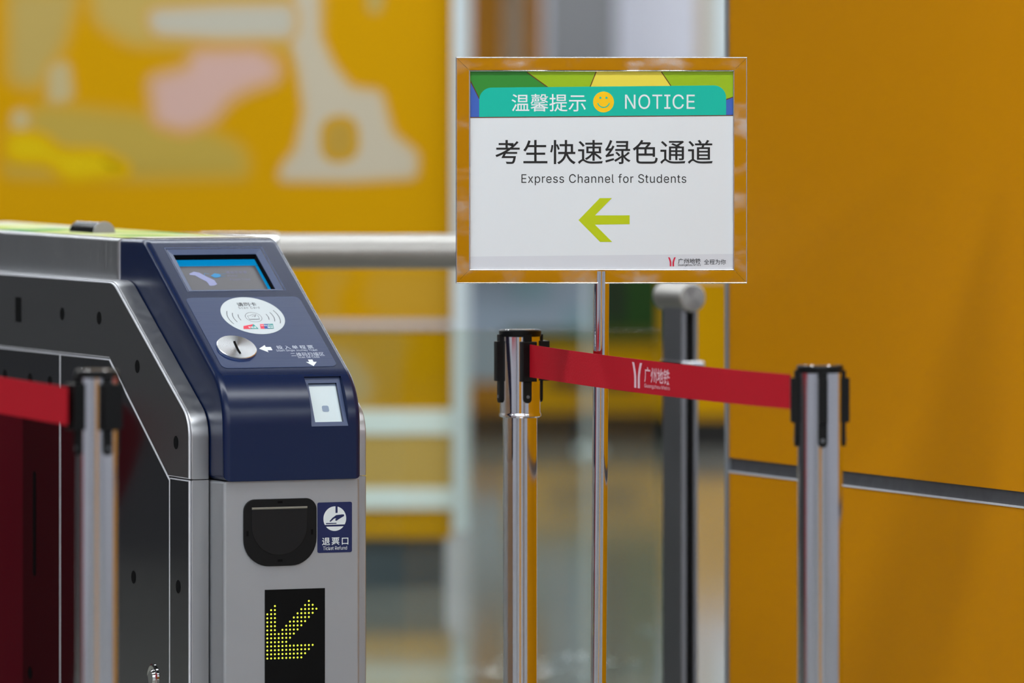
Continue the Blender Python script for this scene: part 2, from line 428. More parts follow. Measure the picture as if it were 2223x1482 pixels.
blob('pale_backdrop', [(200, -30), (700, -30), (690, 95), (620, 105), (280, 95), (205, 45)], M['m_tan'], 0.001)
blob('white_band', [(320, 22), (480, 12), (640, 10), (640, 82), (480, 84), (330, 74)], M['m_pale'], 0.002)
blob('pale_figure', [(640, -30), (692, -30), (694, 80), (722, 142), (762, 192), (826, 200), (850, 290), (906, 335), (902, 384), (760, 392), (606, 390), (614, 360), (644, 326), (662, 240), (648, 150), (628, 80)], M['m_fig'], 0.0015)
blob('figure_hollow', [(704, 262), (768, 258), (772, 340), (706, 346)], M['m_hole'], 0.0022)
blob('pink_patch', [(328, 172), (408, 150), (424, 112), (560, 108), (604, 140), (600, 172), (540, 192), (500, 212), (458, 262), (400, 284), (338, 266)], M['m_pink'], 0.0016)
blob('olive_sweep', [(90, 228), (330, 252), (440, 280), (520, 316), (538, 350), (530, 382), (300, 386), (16, 378), (18, 290)], M['m_olive'], 0.0008)
blob('bright_yellow_patch', [(20, 292), (90, 296), (130, 332), (220, 332), (288, 372), (150, 388), (110, 350), (20, 345)], M['m_bright'], 0.0014)
blob('left_blot', [(20, -20), (170, -20), (140, 90), (86, 190), (22, 180)], M['m_blot'], 0.0009)
blob('small_blot', [(104, 142), (148, 130), (160, 216), (104, 228)], M['m_blot2'], 0.0013)
blob('lower_blot', [(26, 240), (62, 236), (66, 280), (26, 282)], M['m_blot2'], 0.0013)
blob('top_blot', [(796, -20), (836, -20), (826, 30), (798, 26)], M['m_blot'], 0.0009)

blob('lower_pale_patch', [(690, 588), (772, 588), (730, 640), (742, 694), (690, 694)], M['m_low'], 0.0012)  # pale soft-edged patches low on the yellow wall
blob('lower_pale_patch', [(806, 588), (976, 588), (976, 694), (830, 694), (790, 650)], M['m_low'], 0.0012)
blob('lower_beige_patch', [(690, 716), (900, 716), (870, 790), (850, 884), (690, 884)], M['m_low'], 0.0012)  # pale to beige soft-edged patches below the grey strip
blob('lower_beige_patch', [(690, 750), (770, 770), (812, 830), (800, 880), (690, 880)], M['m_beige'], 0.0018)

# far end of the hall (narrow gap between pillar and booth wall)
def far_slab(name, u0, u1, v0, v1, d, m, th=0.1):
    return struct(box(name, xP(u0, d), xP(u1, d), d, d+th, max(0, zP(v1, d)), min(ZC, zP(v0, d)), m))
far_slab('trim_11', 1020, 1092, -600, 560, 26.0, M['yellow_dark'])
far_slab('trim_12', 1092, 1136, -600, 560, 26.1, M['beige'])
far_slab('trim_13', 1137, 1178, -600, 560, 26.0, M['yellow_dark'])
far_slab('trim_14', 1190, 1338, -600, 560, 27.6, M['fargrey'])
far_slab('trim_15', 1514, 1544, -600, 560, 25.2, M['beige'])
far_slab('trim_16', 1544, 1590, -600, 560, 24.8, M['offwhite'])
far_slab('trim_17', 1438, 1640, 600, 905, 25.6, M['yellow_matt'])
far_slab('trim_18', 1438, 1640, 890, 1400, 25.61, M['blackbase'], 0.08)

D = 26.2
tm = thing('ticket_machine', 'blurred far machine with grey top, yellow lower panel and black base', 'machine', (xP(1235, D), D, 0))
def tmp_box(name, u0, u1, z0, z1, y0, y1, m):
    return box(name, xP(u0, D)-tm.location.x, xP(u1, D)-tm.location.x, y0, y1, z0, z1, m, tm, 0.004)
tmp_box('base', 1017, 1440, 0.0, 0.105, 0.02, 0.6, M['blackbase'])
tmp_box('lower_panel', 1098, 1440, 0.105, 0.35, 0.0, 0.6, M['yellow_matt'])
tmp_box('slot_bar', 1192, 1384, 0.205, 0.25, -0.03, 0.0, M['blackbase'])
tmp_box('middle_panel', 1098, 1440, 0.35, 0.415, 0.0, 0.6, M['olive'])
tmp_box('upper_panel', 1098, 1296, 0.415, 1.05, 0.0, 0.6, M['greyblue'])
tmp_box('tinted_window', 1112, 1190, 0.52, 0.70, -0.006, 0.0, M['greyteal'])
tmp_box('corner_panel', 1225, 1296, 0.415, 0.50, -0.004, 0.0, M['greyteal'])
tmp_box('left_panel', 1017, 1098, 0.22, 1.05, 0.0, 0.6, M['greyblue'])
tmp_box('left_lower_panel', 1017, 1098, 0.105, 0.22, 0.0, 0.6, M['yellow_dark'])
tmp_box('green_panel', 1296, 1440, 0.415, 1.05, 0.0, 0.6, M['green'])
tmp_box('dark_strip', 1322, 1350, 0.44, 1.0, -0.004, 0.0, M['blackbase'])
lp = thing('light_post', 'thin pale upright post far behind the sign pole', 'post', (xP(1279, 25.4), 25.4, 0))
box('shaft', -0.012, 0.012, -0.012, 0.012, 0.02, 1.05, M['offwhite'], lp, 0.003)
lathe('foot', [(0.05, 0), (0.05, 0.012), (0.02, 0.02)], M['offwhite'], lp, 24)

# ceiling strip lights
for i, y in enumerate((-2.0, 1.2, 4.4, 7.6, 10.8, 14.0, 17.2, 20.4, 23.4, 26.6)):  # the last strip is added to brighten the far wall
    where = ['behind the viewpoint', 'over the viewpoint', 'third from the near end of the hall', 'before the queue posts', 'over the ticket gate', 'behind the ticket gate',
             'before the poster wall', 'behind the poster wall', 'second from the far end of the hall', 'added at the far end to brighten the far wall'][i]
    t = thing('ceiling_light', 'long white ceiling strip light '+where, 'light', (0.7, y, ZC-0.06), 0, 'ceiling strip lights')
    box('housing', -5.6, 5.6, -0.19, 0.19, 0.02, 0.06, M['ceil'], t)
    box('diffuser', -5.55, 5.55, -0.16, 0.16, 0.0, 0.02, M['lamp'], t)

# ================================================================== ticket gate
GL = Vector(((416-CXP)/FPX*11.84, 11.84, 0))
gate = thing('ticket_gate', 'stainless steel ticket gate with navy blue sloping hood and screen', 'ticket gate', GL, PSI)
LEN = 1.75
# local axes: x across the gate, y backwards, z up
A_T, A_Z = 0.30995, 1.07676; SD = Vector((0, -0.84545, -0.53406)); SN = Vector((0, -0.53406, 0.84545))
slope = lambda w, s, h=0.0: Vector((0.033+w, A_T, A_Z))+SD*s+SN*h
SF = Frame((0.033, A_T, A_Z), (1, 0, 0), tuple(-SD))   # y runs up the slope, so y = -s
HW0, HW1 = 0.0335, 0.2865
prof = [(0.452, 1.086), (0.327, 1.0876), (-0.07, 0.8367), (-0.07, 0.682), (0.10, 0.682), (0.452, 0.88)]
hp = rounded(prof, [0, 0.016, 0.062, 0, 0, 0], 10)
bm = bmesh.new(); slab_bm(bm, hp, HW0, HW1, 0.0115, 5, lambda a, b, c: (c, a, b))
hood_me = bm_mesh(bm)
def frustum(o, i, h0, d):
    """recess cutter in slope coordinates: outer rect (w0,w1,s0,s1) at height h0, inner rect at depth d"""
    b = bmesh.new(); rr = []
    for (w0, w1, s0, s1), h in ((o, h0), (i, -d)):
        rr.append([b.verts.new(slope(*q, h)) for q in ((w0, s0), (w1, s0), (w1, s1), (w0, s1))])
    for k in range(4): b.faces.new((rr[0][k], rr[0][(k+1) % 4], rr[1][(k+1) % 4], rr[1][k]))
    b.faces.new(rr[0]); b.faces.new(rr[1]); return bm_mesh(b)
# screen well: bevelled step then a straight well
OUT = (0.0305, 0.2150, 0.0080, 0.1465); INN = (0.0420, 0.1975, 0.0281, 0.1385)
cutA = frustum(OUT, INN, 0.0004, 0.0025)
cutB = frustum(INN, INN, 0.002, 0.022)
# scanner recess: a flat facet cut into the curved front
ch0 = Vector((0, -0.0285, 0.8555)); ch1 = Vector((0, -0.0715, 0.7700)); cdn = (ch1-ch0).normalized(); cn = Vector((0, cdn.z, -cdn.y)); cn = cn if cn.y < 0 else -cn
CF = Frame((0.193, ch0.y, ch0.z), (1, 0, 0), tuple(-cdn))
def facet_cut(w0, w1, l0, l1, h0, h1):
    b = bmesh.new(); rr = []
    for h in (h0, h1):
        rr.append([b.verts.new(Vector((w, ch0.y, ch0.z))+cdn*l+cn*h) for w, l in ((w0, l0), (w1, l0), (w1, l1), (w0, l1))])
    for k in range(4): b.faces.new((rr[0][k], rr[0][(k+1) % 4], rr[1][(k+1) % 4], rr[1][k]))
    b.faces.new(rr[0]); b.faces.new(rr[1]); return bm_mesh(b)
LCH = (ch1-ch0).length
cutC = facet_cut(0.193, 0.2615, 0.001, LCH-0.003, 0.0, 0.05)
cutD = facet_cut(0.2015, 0.2535, 0.0115, LCH-0.011, 0.01, -0.006)
hood = link('hood', cut(hood_me, [cutA, cutB, cutC, cutD]), M['blue'], gate, 'navy blue plastic hood', smooth=28)
# bezel facings, well walls, scanner frame
def ring(name, o, ho, i, hi, fp, m, label=None):
    c = lambda q, h: [fp(q[0], q[2], h), fp(q[1], q[2], h), fp(q[1], q[3], h), fp(q[0], q[3], h)]
    vs = c(o, ho)+c(i, hi); me = bpy.data.meshes.new(name)
    me.from_pydata(vs, [], [(k, (k+1) % 4, 4+(k+1) % 4, 4+k) for k in range(4)])
    bm = bmesh.new(); bm.from_mesh(me)
    return link(name, bm_mesh(bm), m, gate, label, smooth=0)
ring('screen_bezel', OUT, 0.0003, (INN[0]-0.0003, INN[1]+0.0003, INN[2]-0.0003, INN[3]+0.0003), -0.0022, slope, M['blue_frame'], 'dull blue bevelled screen bezel')
SHR = (INN[0]+0.0003, INN[1]-0.0003, INN[2]+0.0003, INN[3]-0.0003)
ring('screen_well', SHR, -0.0030, SHR, -0.0140, slope, M['void'], 'black well around the screen')
cfp = lambda w, l, h: Vector((w, ch0.y, ch0.z))+cdn*l+cn*h
ring('scanner_frame', (0.1934, 0.2611, 0.0013, LCH-0.0033), 0.0003, (0.2013, 0.2537, 0.0113, LCH-0.0112), 0.0003, cfp, M['blue_frame'], 'dull blue scanner frame')
# screen
d0 = 0.0125
box_pts = lambda w0, w1, s0, s1: [(w0, -s0), (w1, -s0), (w1, -s1), (w0, -s1)]
scr = decal('screen', [box_pts(0.0420, 0.1975, 0.0281, 0.1385)], SF, -0.0135, M['led_board'], gate, 'small colour screen')
decal('screen_area', [box_pts(0.0435, 0.1935, 0.0300, 0.1380)], SF, -d0, M['scr_bg'], scr, 'dim grey picture area')
decal('title_bar', [box_pts(0.0435, 0.1965, 0.0292, 0.0495), box_pts(0.1910, 0.1965, 0.0500, 0.1380)], SF, -d0+0.0002, M['scr_bar'], scr, 'bright blue bar')
neg = lambda pts: [(a, -b) for a, b in pts]
decal('gate_picture', [neg([(0.0598, 0.0723), (0.0704, 0.0662), (0.0798, 0.0697), (0.0888, 0.0817), (0.1, 0.0937), (0.1011, 0.1064), (0.0947, 0.1102), (0.0874, 0.111), (0.0852, 0.109), (0.0853, 0.1031), (0.0837, 0.0972), (0.0753, 0.0873), (0.0689, 0.0783), (0.0597, 0.0762)])],
      SF, -d0+0.0003, M['scr_icon'], scr)
decal('ticket_picture', [neg([(0.0975, 0.0799), (0.107, 0.0722), (0.1156, 0.0744), (0.1172, 0.0803), (0.111, 0.0851), (0.1036, 0.0863)])]
      + stroke(neg([(0.086, 0.079), (0.0885, 0.072), (0.0965, 0.0745)]), 0.0006)+stroke(neg([(0.117, 0.075), (0.128, 0.074)]), 0.0006)+stroke(neg([(0.113, 0.084), (0.124, 0.082)]), 0.0006), SF, -d0+0.0004, M['scr_bar'], scr)
lettering('lettering', [('请出示车票', 0.1290, 0.1690, -0.0735, -0.0660, 1.05), ('Please:', 0.1290, 0.1480, -0.0828, -0.0782, 1.15), ('Present Ticket', 0.1300, 0.1680, -0.0950, -0.0892, 1.15)],
          SF, -d0+0.0004, M['scr_text'], scr)
# overlay panel with its print
panel = slab('overlay_panel', rrect(0.0188, 0.2318, -0.3822, -0.1660, 0.012), 0.0, 0.0005, 0.0002, M['blue_panel'], gate, lambda a, b, c: SF(a, b, c), 1, 'brushed blue overlay panel')
lettering('lettering', [('投入单程票', 0.1380, 0.2060, -0.3280, -0.3170, 1.35), ('Insert Single Journey Ticket', 0.1345, 0.2106, -0.3362, -0.3290, 1.05),
                        ('二维码扫描区', 0.1570, 0.2190, -0.3502, -0.3390, 1.05), ('Scan QR Code', 0.1675, 0.2072, -0.3562, -0.3505, 1.05)], SF, 0.0007, M['white_text'], panel, 'white printed lettering')
decal('arrow', [neg([(0.1045, 0.3253), (0.1185, 0.3145), (0.1185, 0.3205), (0.1278, 0.3205), (0.1278, 0.3305), (0.1185, 0.3305), (0.1185, 0.3368)])], SF, 0.0007, M['white'], panel, 'white left arrow')
decal('arrow', [neg([(0.1833, 0.3608), (0.1915, 0.3608), (0.1915, 0.3680), (0.1972, 0.3680), (0.1872, 0.3808), (0.1773, 0.3680), (0.1833, 0.3680)])], SF, 0.0007, M['white'], panel, 'white down arrow')
# round card sticker
SC = (0.1262, -0.2243)
stk = slab('scan_sticker', circ(SC[0], SC[1], 0.0572, 72), 0.0005, 0.0009, 0.0, M['sticker_white'], gate, lambda a, b, c: SF(a, b, c), 1, 'round white card scanning sticker')
lettering('lettering', [('请刷卡', 0.1080, 0.1440, -0.1955, -0.1838, 1.05, 0.01), ('Scan Card', 0.1075, 0.1465, -0.2030, -0.1970, 1.2)], SF, 0.0011, M['ink'], stk, 'dark printed lettering')
ic = (0.126, -0.2295)
sym = arcband(ic[0], ic[1], 0.0148, 0.0007, 0, 360, 40)
for k, r in enumerate((0.0275, 0.0375, 0.0475)):
    hw = 19+3*k
    sym += arcband(ic[0], ic[1], r, 0.0011, 180-hw, 180+hw) + arcband(ic[0], ic[1], r, 0.0011, -hw, hw)
sym += stroke([(0.1160, -0.2250), (0.1160, -0.2358), (0.1352, -0.2358), (0.1356, -0.2236)], 0.0005)+[[(0.1160, -0.2350), (0.1352, -0.2350), (0.1352, -0.2366), (0.1160, -0.2366)]]
sym += stroke([(0.1160, -0.2250), (0.1210, -0.2246), (0.1270, -0.2205), (0.1335, -0.2212), (0.1310, -0.2250), (0.1285, -0.2290), (0.1300, -0.2240), (0.1240, -0.2270)], 0.0006)
decal('scan_symbol', sym, SF, 0.0011, M['ink'], stk)
decal('red_logo_part', [neg([(0.0955, 0.2655), (0.0985, 0.2560), (0.1185, 0.2508), (0.1080, 0.2655)])], SF, 0.0011, M['st_red'], stk)
decal('teal_logo_part', [neg([(0.1080, 0.2655), (0.1185, 0.2508), (0.1236, 0.2655)])], SF, 0.0012, M['st_teal'], stk)
lettering('logo_lettering', [('羊城通', 0.1060, 0.1205, -0.2640, -0.2575, 1.0, 0.01)], SF, 0.0013, M['white'], stk)
for nm, a, b, m in (('red_bar', 0.1290, 0.1385, 'st_red'), ('blue_bar', 0.1360, 0.1460, 'st_blue'), ('teal_bar', 0.1440, 0.1535, 'st_teal')):
    decal(nm, [neg([(a+0.0015, 0.2510), (b+0.0015, 0.2510), (b-0.0015, 0.2655), (a-0.0015, 0.2655)])], SF, 0.0011+0.0001*(nm[0] == 'b')+0.0002*(nm[0] == 't'), M[m], stk)
lettering('card_lettering', [('UnionPay', 0.1310, 0.1535, -0.2588, -0.2535, 1.0, 0.01), ('银联', 0.1410, 0.1525, -0.2645, -0.2590, 1.0, 0.01)], SF, 0.0015, M['white'], stk)
# coin disc
cc = (0.0638, -0.3222)
bm = bmesh.new(); add_lathe(bm, [(0.0352, 0.0), (0.0352, 0.0022), (0.0340, 0.0032), (0.020, 0.0030), (0.0, 0.0028)], 96, close=False)
bmesh.ops.remove_doubles(bm, verts=bm.verts[:], dist=1e-6)
coin = link('ticket_slot_plate', bm_mesh(bm), M['coin'], gate, 'round turned steel ticket slot plate', smooth=30)
coin.matrix_local = Matrix(((1, 0, 0), (0, SF.uy.y, SF.n.y), (0, SF.uy.z, SF.n.z))).to_4x4()
coin.location = SF(cc[0], cc[1], 0.0005)
CFR = Frame((0, 0, 0), (1, 0, 0), (0, 1, 0))
decal('slot', [[(x-cc[0], -y-cc[1]) for x, y in [(0.0626, 0.3057), (0.0662, 0.3053), (0.0650, 0.3205), (0.0648, 0.3342), (0.0655, 0.3433), (0.0622, 0.3437), (0.0616, 0.3330), (0.0618, 0.3193)]]], CFR, 0.0036, M['void'], coin, 'black ticket slot')
# scanner window
win = decal('scanner_window', [[(0.0087, -LCH+0.0112), (0.0603, -LCH+0.0112), (0.0603, -0.0117), (0.0087, -0.0117)]], CF, -0.0045, M['win'], gate, 'pale lit scanner window')
decal('scanner_lens', [rrect(0.0275, 0.0400, -0.0635, -0.0520, 0.003)], CF, -0.0040, M['win_dot'], win)
decal('glass_top_strip', [[(0.0087, -0.0155), (0.0603, -0.0155), (0.0603, -0.0119), (0.0087, -0.0119)]], CF, -0.0042, M['win_dot'], win)
# recess facings so the cut facet reads as the frame
# stainless front box
fb = [(-0.0614, 0.0), (0.35, 0.0), (0.35, 0.60), (0.10, 0.6812), (-0.0614, 0.6812)]
slab('front_box', fb, 0.0345, 0.2870, 0.006, M['brushed_front'], gate, seg=4, label='bead blasted stainless front cabinet')
FF = Frame((0, -0.0614, 0), (1, 0, 0), (0, 0, 1))
tray_out = rounded([(0.0706, 0.5352), (0.2051, 0.5352), (0.2051, 0.6503), (0.0706, 0.6503)], [0.047, 0.047, 0.020, 0.020], 10)
FM = lambda a, b, c: (a, -0.0614-c, b)
tray = slab('refund_tray', tray_out, 0.0, 0.004, 0.0015, M['black'], gate, FM, 2, 'black rounded refund tray frame')
fl = rounded([(0.0849, 0.5541), (0.1870, 0.5541), (0.1870, 0.6340), (0.0849, 0.6340)], [0.0505, 0.0505, 0.001, 0.001], 12)
slab('tray_flap', fl, 0.0035, 0.0050, 0.0004, M['flapclear'], tray, FM, 1, 'smoked flap')
hb = slab('hinge_bar', [(0.0849, 0.6326), (0.1870, 0.6326), (0.1870, 0.6364), (0.0849, 0.6364)], 0.0035, 0.0062, 0.001, M['hinge'], tray, FM, 1, 'pale hinge bar')
for a, b, p, q in ((0.137, 0.6445, 0.0045, 0.002), (0.137, 0.5445, 0.0045, 0.002), (0.077, 0.592, 0.002, 0.0045), (0.196, 0.592, 0.002, 0.0045)):
    decal('clip_notch', [[(a-p, b-q), (a+p, b-q), (a+p, b+q), (a-p, b+q)]], FF, 0.0042, M['void'], tray)
rs = slab('refund_sticker', rrect(0.2074, 0.2714, 0.5552, 0.6418, 0.003), 0.0, 0.0006, 0.0, M['navy_sticker'], gate, FM, 1, 'navy ticket refund sticker')
cx, cy, R = 0.2394, 0.6135, 0.0211
a = math.degrees(math.asin((0.6031-cy)/R)); b_ = math.degrees(math.asin((0.6000-cy)/R))
upper = circ(cx, cy, R, 40, a, 180-a); lower = circ(cx, cy, R, 20, 180-b_, 360+b_)
decal('white_disc', [upper, lower], FF, 0.0008, M['white'], rs)
decal('hand_symbol', [[(0.2293, 0.6092), (0.235, 0.615), (0.242, 0.6196), (0.2523, 0.6204), (0.2564, 0.6203), (0.2567, 0.6176), (0.2489, 0.6135), (0.242, 0.6094), (0.2396, 0.6111), (0.242, 0.6137), (0.2385, 0.6138), (0.2316, 0.6083)],
                      [(0.2229, 0.6062), (0.2425, 0.6062), (0.2425, 0.6046), (0.2229, 0.6043)], [(0.2406, 0.6350), (0.2445, 0.6350), (0.2445, 0.6233), (0.2406, 0.6231)]], FF, 0.0010, M['navy_sticker'], rs)
lettering('lettering', [('退票口', 0.2157, 0.2644, 0.5680, 0.5812, 1.28, 0.012), ('Ticket Refund', 0.2175, 0.2620, 0.5598, 0.5662)], FF, 0.0010, M['white'], rs, 'white printed lettering')
led = slab('led_display', [(0.1104, 0.24), (0.2211, 0.24), (0.2211, 0.4948), (0.1104, 0.4948)], 0.0, 0.001, 0.0, M['led_board'], gate, FM, 1, 'black display with a lit arrow')
rows = [range(0, 10), range(0, 11), range(0, 12), range(0, 13), range(0, 6), range(0, 7), range(0, 8), [0, 1, 2, 4, 5, 6, 7, 8], [0, 1, 2, 5, 6, 7, 8, 9], [0, 1, 2, 6, 7, 8, 9, 10],
        [0, 1, 2, 7, 8, 9, 10, 11], [0, 1, 2, 8, 9, 10, 11, 12], [1, 2, 9, 10, 11, 12, 13], [2, 10, 11, 12], [11]]
bm = bmesh.new()
for r, cs in enumerate(rows):
    for c in cs:
        x, z = 0.1147+c*0.00696, 0.3772+r*0.00688
        m4 = Matrix.Translation((x, -0.0626, z)) @ Matrix.Diagonal((1, 0.5, 1, 1))
        bmesh.ops.create_uvsphere(bm, u_segments=8, v_segments=6, radius=0.0016, matrix=m4)
link('led_arrow', bm_mesh(bm), M['led'], led, 'lit yellow-green dotted arrow pointing down left')
# side cheeks
def cheek(name, w0, w1, m, lab):
    p = [(LEN, 1.013), (0.378, 1.013), (0.0, 0.7872), (0.0, 0.6830), (LEN, 0.6830)]
    q = rounded(p, [0, 0.022, 0.034, 0, 0], 8)
    return slab(name, q, w0, w1, 0.0022, m, gate, seg=3, label=lab)
cheek('upper_side_frame', 0.0, 0.0325, M['brushed'], 'brushed steel upper side frame')
slab('lower_side_frame', [(0, 0), (LEN, 0), (LEN, 0.6815), (0, 0.6815)], 0.0, 0.0325, 0.0022, M['brushed'], gate, label='brushed steel lower side frame')
cheek('upper_side_frame', 0.2885, 0.3235, M['brushed'], 'brushed steel upper side frame on the far side')
slab('lower_side_frame', [(0, 0), (LEN, 0), (LEN, 0.6815), (0, 0.6815)], 0.2885, 0.3235, 0.0022, M['brushed'], gate, label='brushed steel lower side frame on the far side')
# cover plates on the near side
def plate(name, pts, tl, m, lab):
    q = rounded(pts, tl, 6) if tl else pts
    return slab(name, q, -0.0042, 0.0002, 0.0021, m, gate, seg=2, label=lab, rim=M['edge'])
plate('arch_cover', [(LEN, 1.0105), (0.378, 1.0105), (0.003, 0.7865), (0.003, 0.6832), (0.1035, 0.6832), (0.3992, 0.8762), (LEN, 0.8762)], [0, 0.020, 0.032, 0, 0, 0, 0], M['steel_arch'], 'dull steel arch shaped cover')
plate('side_door', [(LEN, 0.8742), (0.6550, 0.8742), (0.6550, 0.0), (LEN, 0.0)], None, M['mirror_dark'], 'dark mirror steel rear door')
plate('side_door', [(0.6532, 0.8742), (0.3988, 0.8742), (0.1018, 0.6800), (0.0970, 0.6770), (0.0970, 0.0), (0.6532, 0.0)], None, M['mirror_dark'], 'dark mirror steel front door')
plate('corner_cover', [(0.0954, 0.6810), (0.0025, 0.6810), (0.0025, 0.0), (0.0954, 0.0)], None, M['mirror_dark'], 'narrow dark steel corner cover')
SFc = Frame((-0.0042, 0, 0), (0, -1, 0), (0, 0, 1))      # x runs towards the front (-t)
def hole(name, pts, par, lab): decal(name, [[(-t, z) for t, z in pts]], SFc, 0.0003, M['void'], par, lab)
for t, z in ((0.642, 0.9466), (0.4494, 0.9453), (0.2553, 0.8669), (0.0646, 0.7433), (0.9542, 0.8233), (0.8151, 0.822), (0.7082, 0.8205), (0.2738, 0.4978), (0.0534, 0.4958), (0.8151, 0.2875)):
    hole('screw_hole', circ(t, z, 0.0115, 24), gate, 'round dark hole')
hole('sensor_slot', [(0.8628, 0.924), (0.8957, 0.924), (0.8957, 0.9695), (0.8628, 0.9695)], gate, 'black rectangular sensor slot')
hole('long_slot', rrect(0.783, 0.799, 0.465, 0.656, 0.007), gate, 'long dark slot')
bm = bmesh.new(); add_lathe(bm, [(0.024, 0.0), (0.024, 0.002), (0.021, 0.004), (0.017, 0.002), (0.014, 0.002), (0.012, 0.006), (0.0, 0.006)], 32)
lock = link('door_lock', bm_mesh(bm), M['chrome'], gate, 'round chrome door lock')
lock.rotation_euler = (0, -math.pi/2, 0); lock.location = (-0.0040, 0.1752, 0.330)
# top body
top_body = [(LEN, 0.5), (LEN, 1.0880), (0.4535, 1.0855), (0.4535, 0.5)]
slab('top_body', [(LEN, 0.6), (0.4535, 0.6), (0.4535, 1.0855), (LEN, 1.0885)], 0.0335, 0.2880, 0.0075, M['brushed'], gate, seg=4, label='brushed steel top body')
bm = bmesh.new()
vs = [bm.verts.new(q) for q in ((0.046, 0.47, 1.0864), (0.276, 0.47, 1.0864), (0.276, LEN-0.02, 1.0894), (0.046, LEN-0.02, 1.0894))]; bm.faces.new(vs)
link('top_film', bm_mesh(bm), M['film'], gate, 'green and yellow printed top film', smooth=0)
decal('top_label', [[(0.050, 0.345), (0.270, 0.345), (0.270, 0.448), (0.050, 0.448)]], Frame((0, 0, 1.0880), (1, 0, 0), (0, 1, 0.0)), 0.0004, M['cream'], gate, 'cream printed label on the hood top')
hs = [(0.0205*math.cos(math.pi*i/24), 0.0205*math.sin(math.pi*i/24)) for i in range(25)]
bm = bmesh.new(); slab_bm(bm, hs, 0.826, 0.955, 0.001, 1, lambda a_, b, c: (0.1425+a_, c, 1.0868+b))
dome = link('sensor_bar', bm_mesh(bm), M['black_gloss'], gate, 'black half round sensor bar')
bm = bmesh.new(); slab_bm(bm, hs, 0.822, 0.8262, 0.0006, 1, lambda a_, b, c: (0.1425+a_*1.03, c, 1.0868+b*1.03))
link('end_cap', bm_mesh(bm), M['dome'], dome, 'grey end cap')
# red flap coming out of the side
flp = rounded([(0.01, 0.150), (0.01, 0.800), (-0.200, 0.775), (-0.245, 0.730), (-0.225, 0.660), (-0.165, 0.520), (-0.105, 0.250), (-0.06, 0.150)], [0, 0, 0.02, 0.03, 0.02, 0.02, 0.02, 0.01], 5)
slab('barrier_flap', flp, 0.855, 0.870, 0.003, M['flap'], gate, lambda a_, b, c: (a_, c, b), 2, 'dark red fan shaped barrier flap')

# ================================================================== queue posts
def stanchion(name, label, loc, top, r, cap_r, yaw, collar, group, heads=()):
    t = thing(name, label, 'queue post', loc, yaw, group)
    lathe('base', [(0.0, 0.0), (0.17, 0.0), (0.172, 0.006), (0.165, 0.014), (0.06, 0.030), (r+0.004, 0.05), (r, 0.055)], M['chrome_post'], t, 64)
    sl = 0.152
    if collar:
        lathe('pole', [(r, 0.05), (r, top-sl+0.004)], M['chrome_post'], t, 64)
        lathe('head_sleeve', [(r, top-sl-0.002), (cap_r-0.002, top-sl-0.002), (cap_r+0.0008, top-sl), (cap_r+0.0008, top-sl+0.004), (cap_r-0.0008, top-sl+0.007), (cap_r-0.0008, top-0.006)], M['chrome_post'], t, 64)
    else:
        lathe('pole', [(r, 0.05), (r, top-0.006)], M['chrome_sat'], t, 64)
    lathe('cap', [(cap_r, top-0.012), (cap_r+0.001, top-0.010), (cap_r+0.001, top-0.002), (cap_r-0.001, top), (cap_r-0.006, top), (cap_r-0.008, top-0.0015), (0.0, top-0.0015)], M['black'], t, 64)
    lathe('cap_disc', [(0.0, top-0.0012), (cap_r-0.009, top-0.0012), (cap_r-0.010, top+0.0002), (0.0, top+0.0002)], M['chrome_sat'], t, 48)
    for k in range(4):
        an = math.radians(90*k-90)                      # first one faces local -y
        bm = bmesh.new()
        # tongue that runs down from the cap, rounded at its foot
        tp = rounded([(-0.0075, top-0.128), (0.0075, top-0.128), (0.0075, top-0.008), (-0.0075, top-0.008)], [0.0072, 0.0072, 0, 0], 5)
        slab_bm(bm, tp, cap_r-0.005, cap_r+0.0045, 0.0012, 2, lambda a_, b, c: (c*math.cos(an)-a_*math.sin(an), c*math.sin(an)+a_*math.cos(an), b))
        clip = link('belt_clip', bm_mesh(bm), M['black'], t)
        bm = bmesh.new()
        hw, pr = (0.0135, 0.0150) if k in heads else (0.0074, 0.0105)   # a belt head is wider than an empty receiver
        cp = [(-hw, top-0.090), (hw, top-0.090), (hw, top-0.020), (-hw, top-0.020)]
        slab_bm(bm, cp, cap_r-0.004, cap_r+pr, 0.002, 2, lambda a_, b, c: (c*math.cos(an)-a_*math.sin(an), c*math.sin(an)+a_*math.cos(an), b))
        link('clip_block', bm_mesh(bm), M['black'], clip)
        bm = bmesh.new(); add_lathe(bm, [(0.003, 0), (0.003, 0.001), (0.0, 0.0012)], 16)
        sc = link('screw', bm_mesh(bm), M['trim'], clip)
        sc.rotation_euler = (0, math.pi/2, an); sc.location = ((cap_r+0.0044)*math.cos(an), (cap_r+0.0044)*math.sin(an), top-0.117)
    return t
GRP = 'queue posts around the gate'
LA = P(1129, 715, 12.15); RA = P(1780, 792, 10.85); LLp = P(210, 802, 10.4)
stA = stanchion('queue_stanchion', 'chrome queue post with stepped head sleeve left of the sign pole, holding the lettered belt', (LA.x, LA.y, 0), LA.z, 0.0300, 0.0362, math.radians(20), True, GRP, (0, 1))
stR = stanchion('queue_stanchion', 'plain chrome queue post in front of the yellow wall at right', (RA.x, RA.y, 0), RA.z, 0.0353, 0.0359, math.radians(4), False, GRP)
stL = stanchion('queue_stanchion', 'blurred chrome queue post standing in front of the ticket gate side, at left', (LLp.x, LLp.y, 0), LLp.z, 0.0308, 0.0312, math.radians(33), False, GRP, (0, 3))

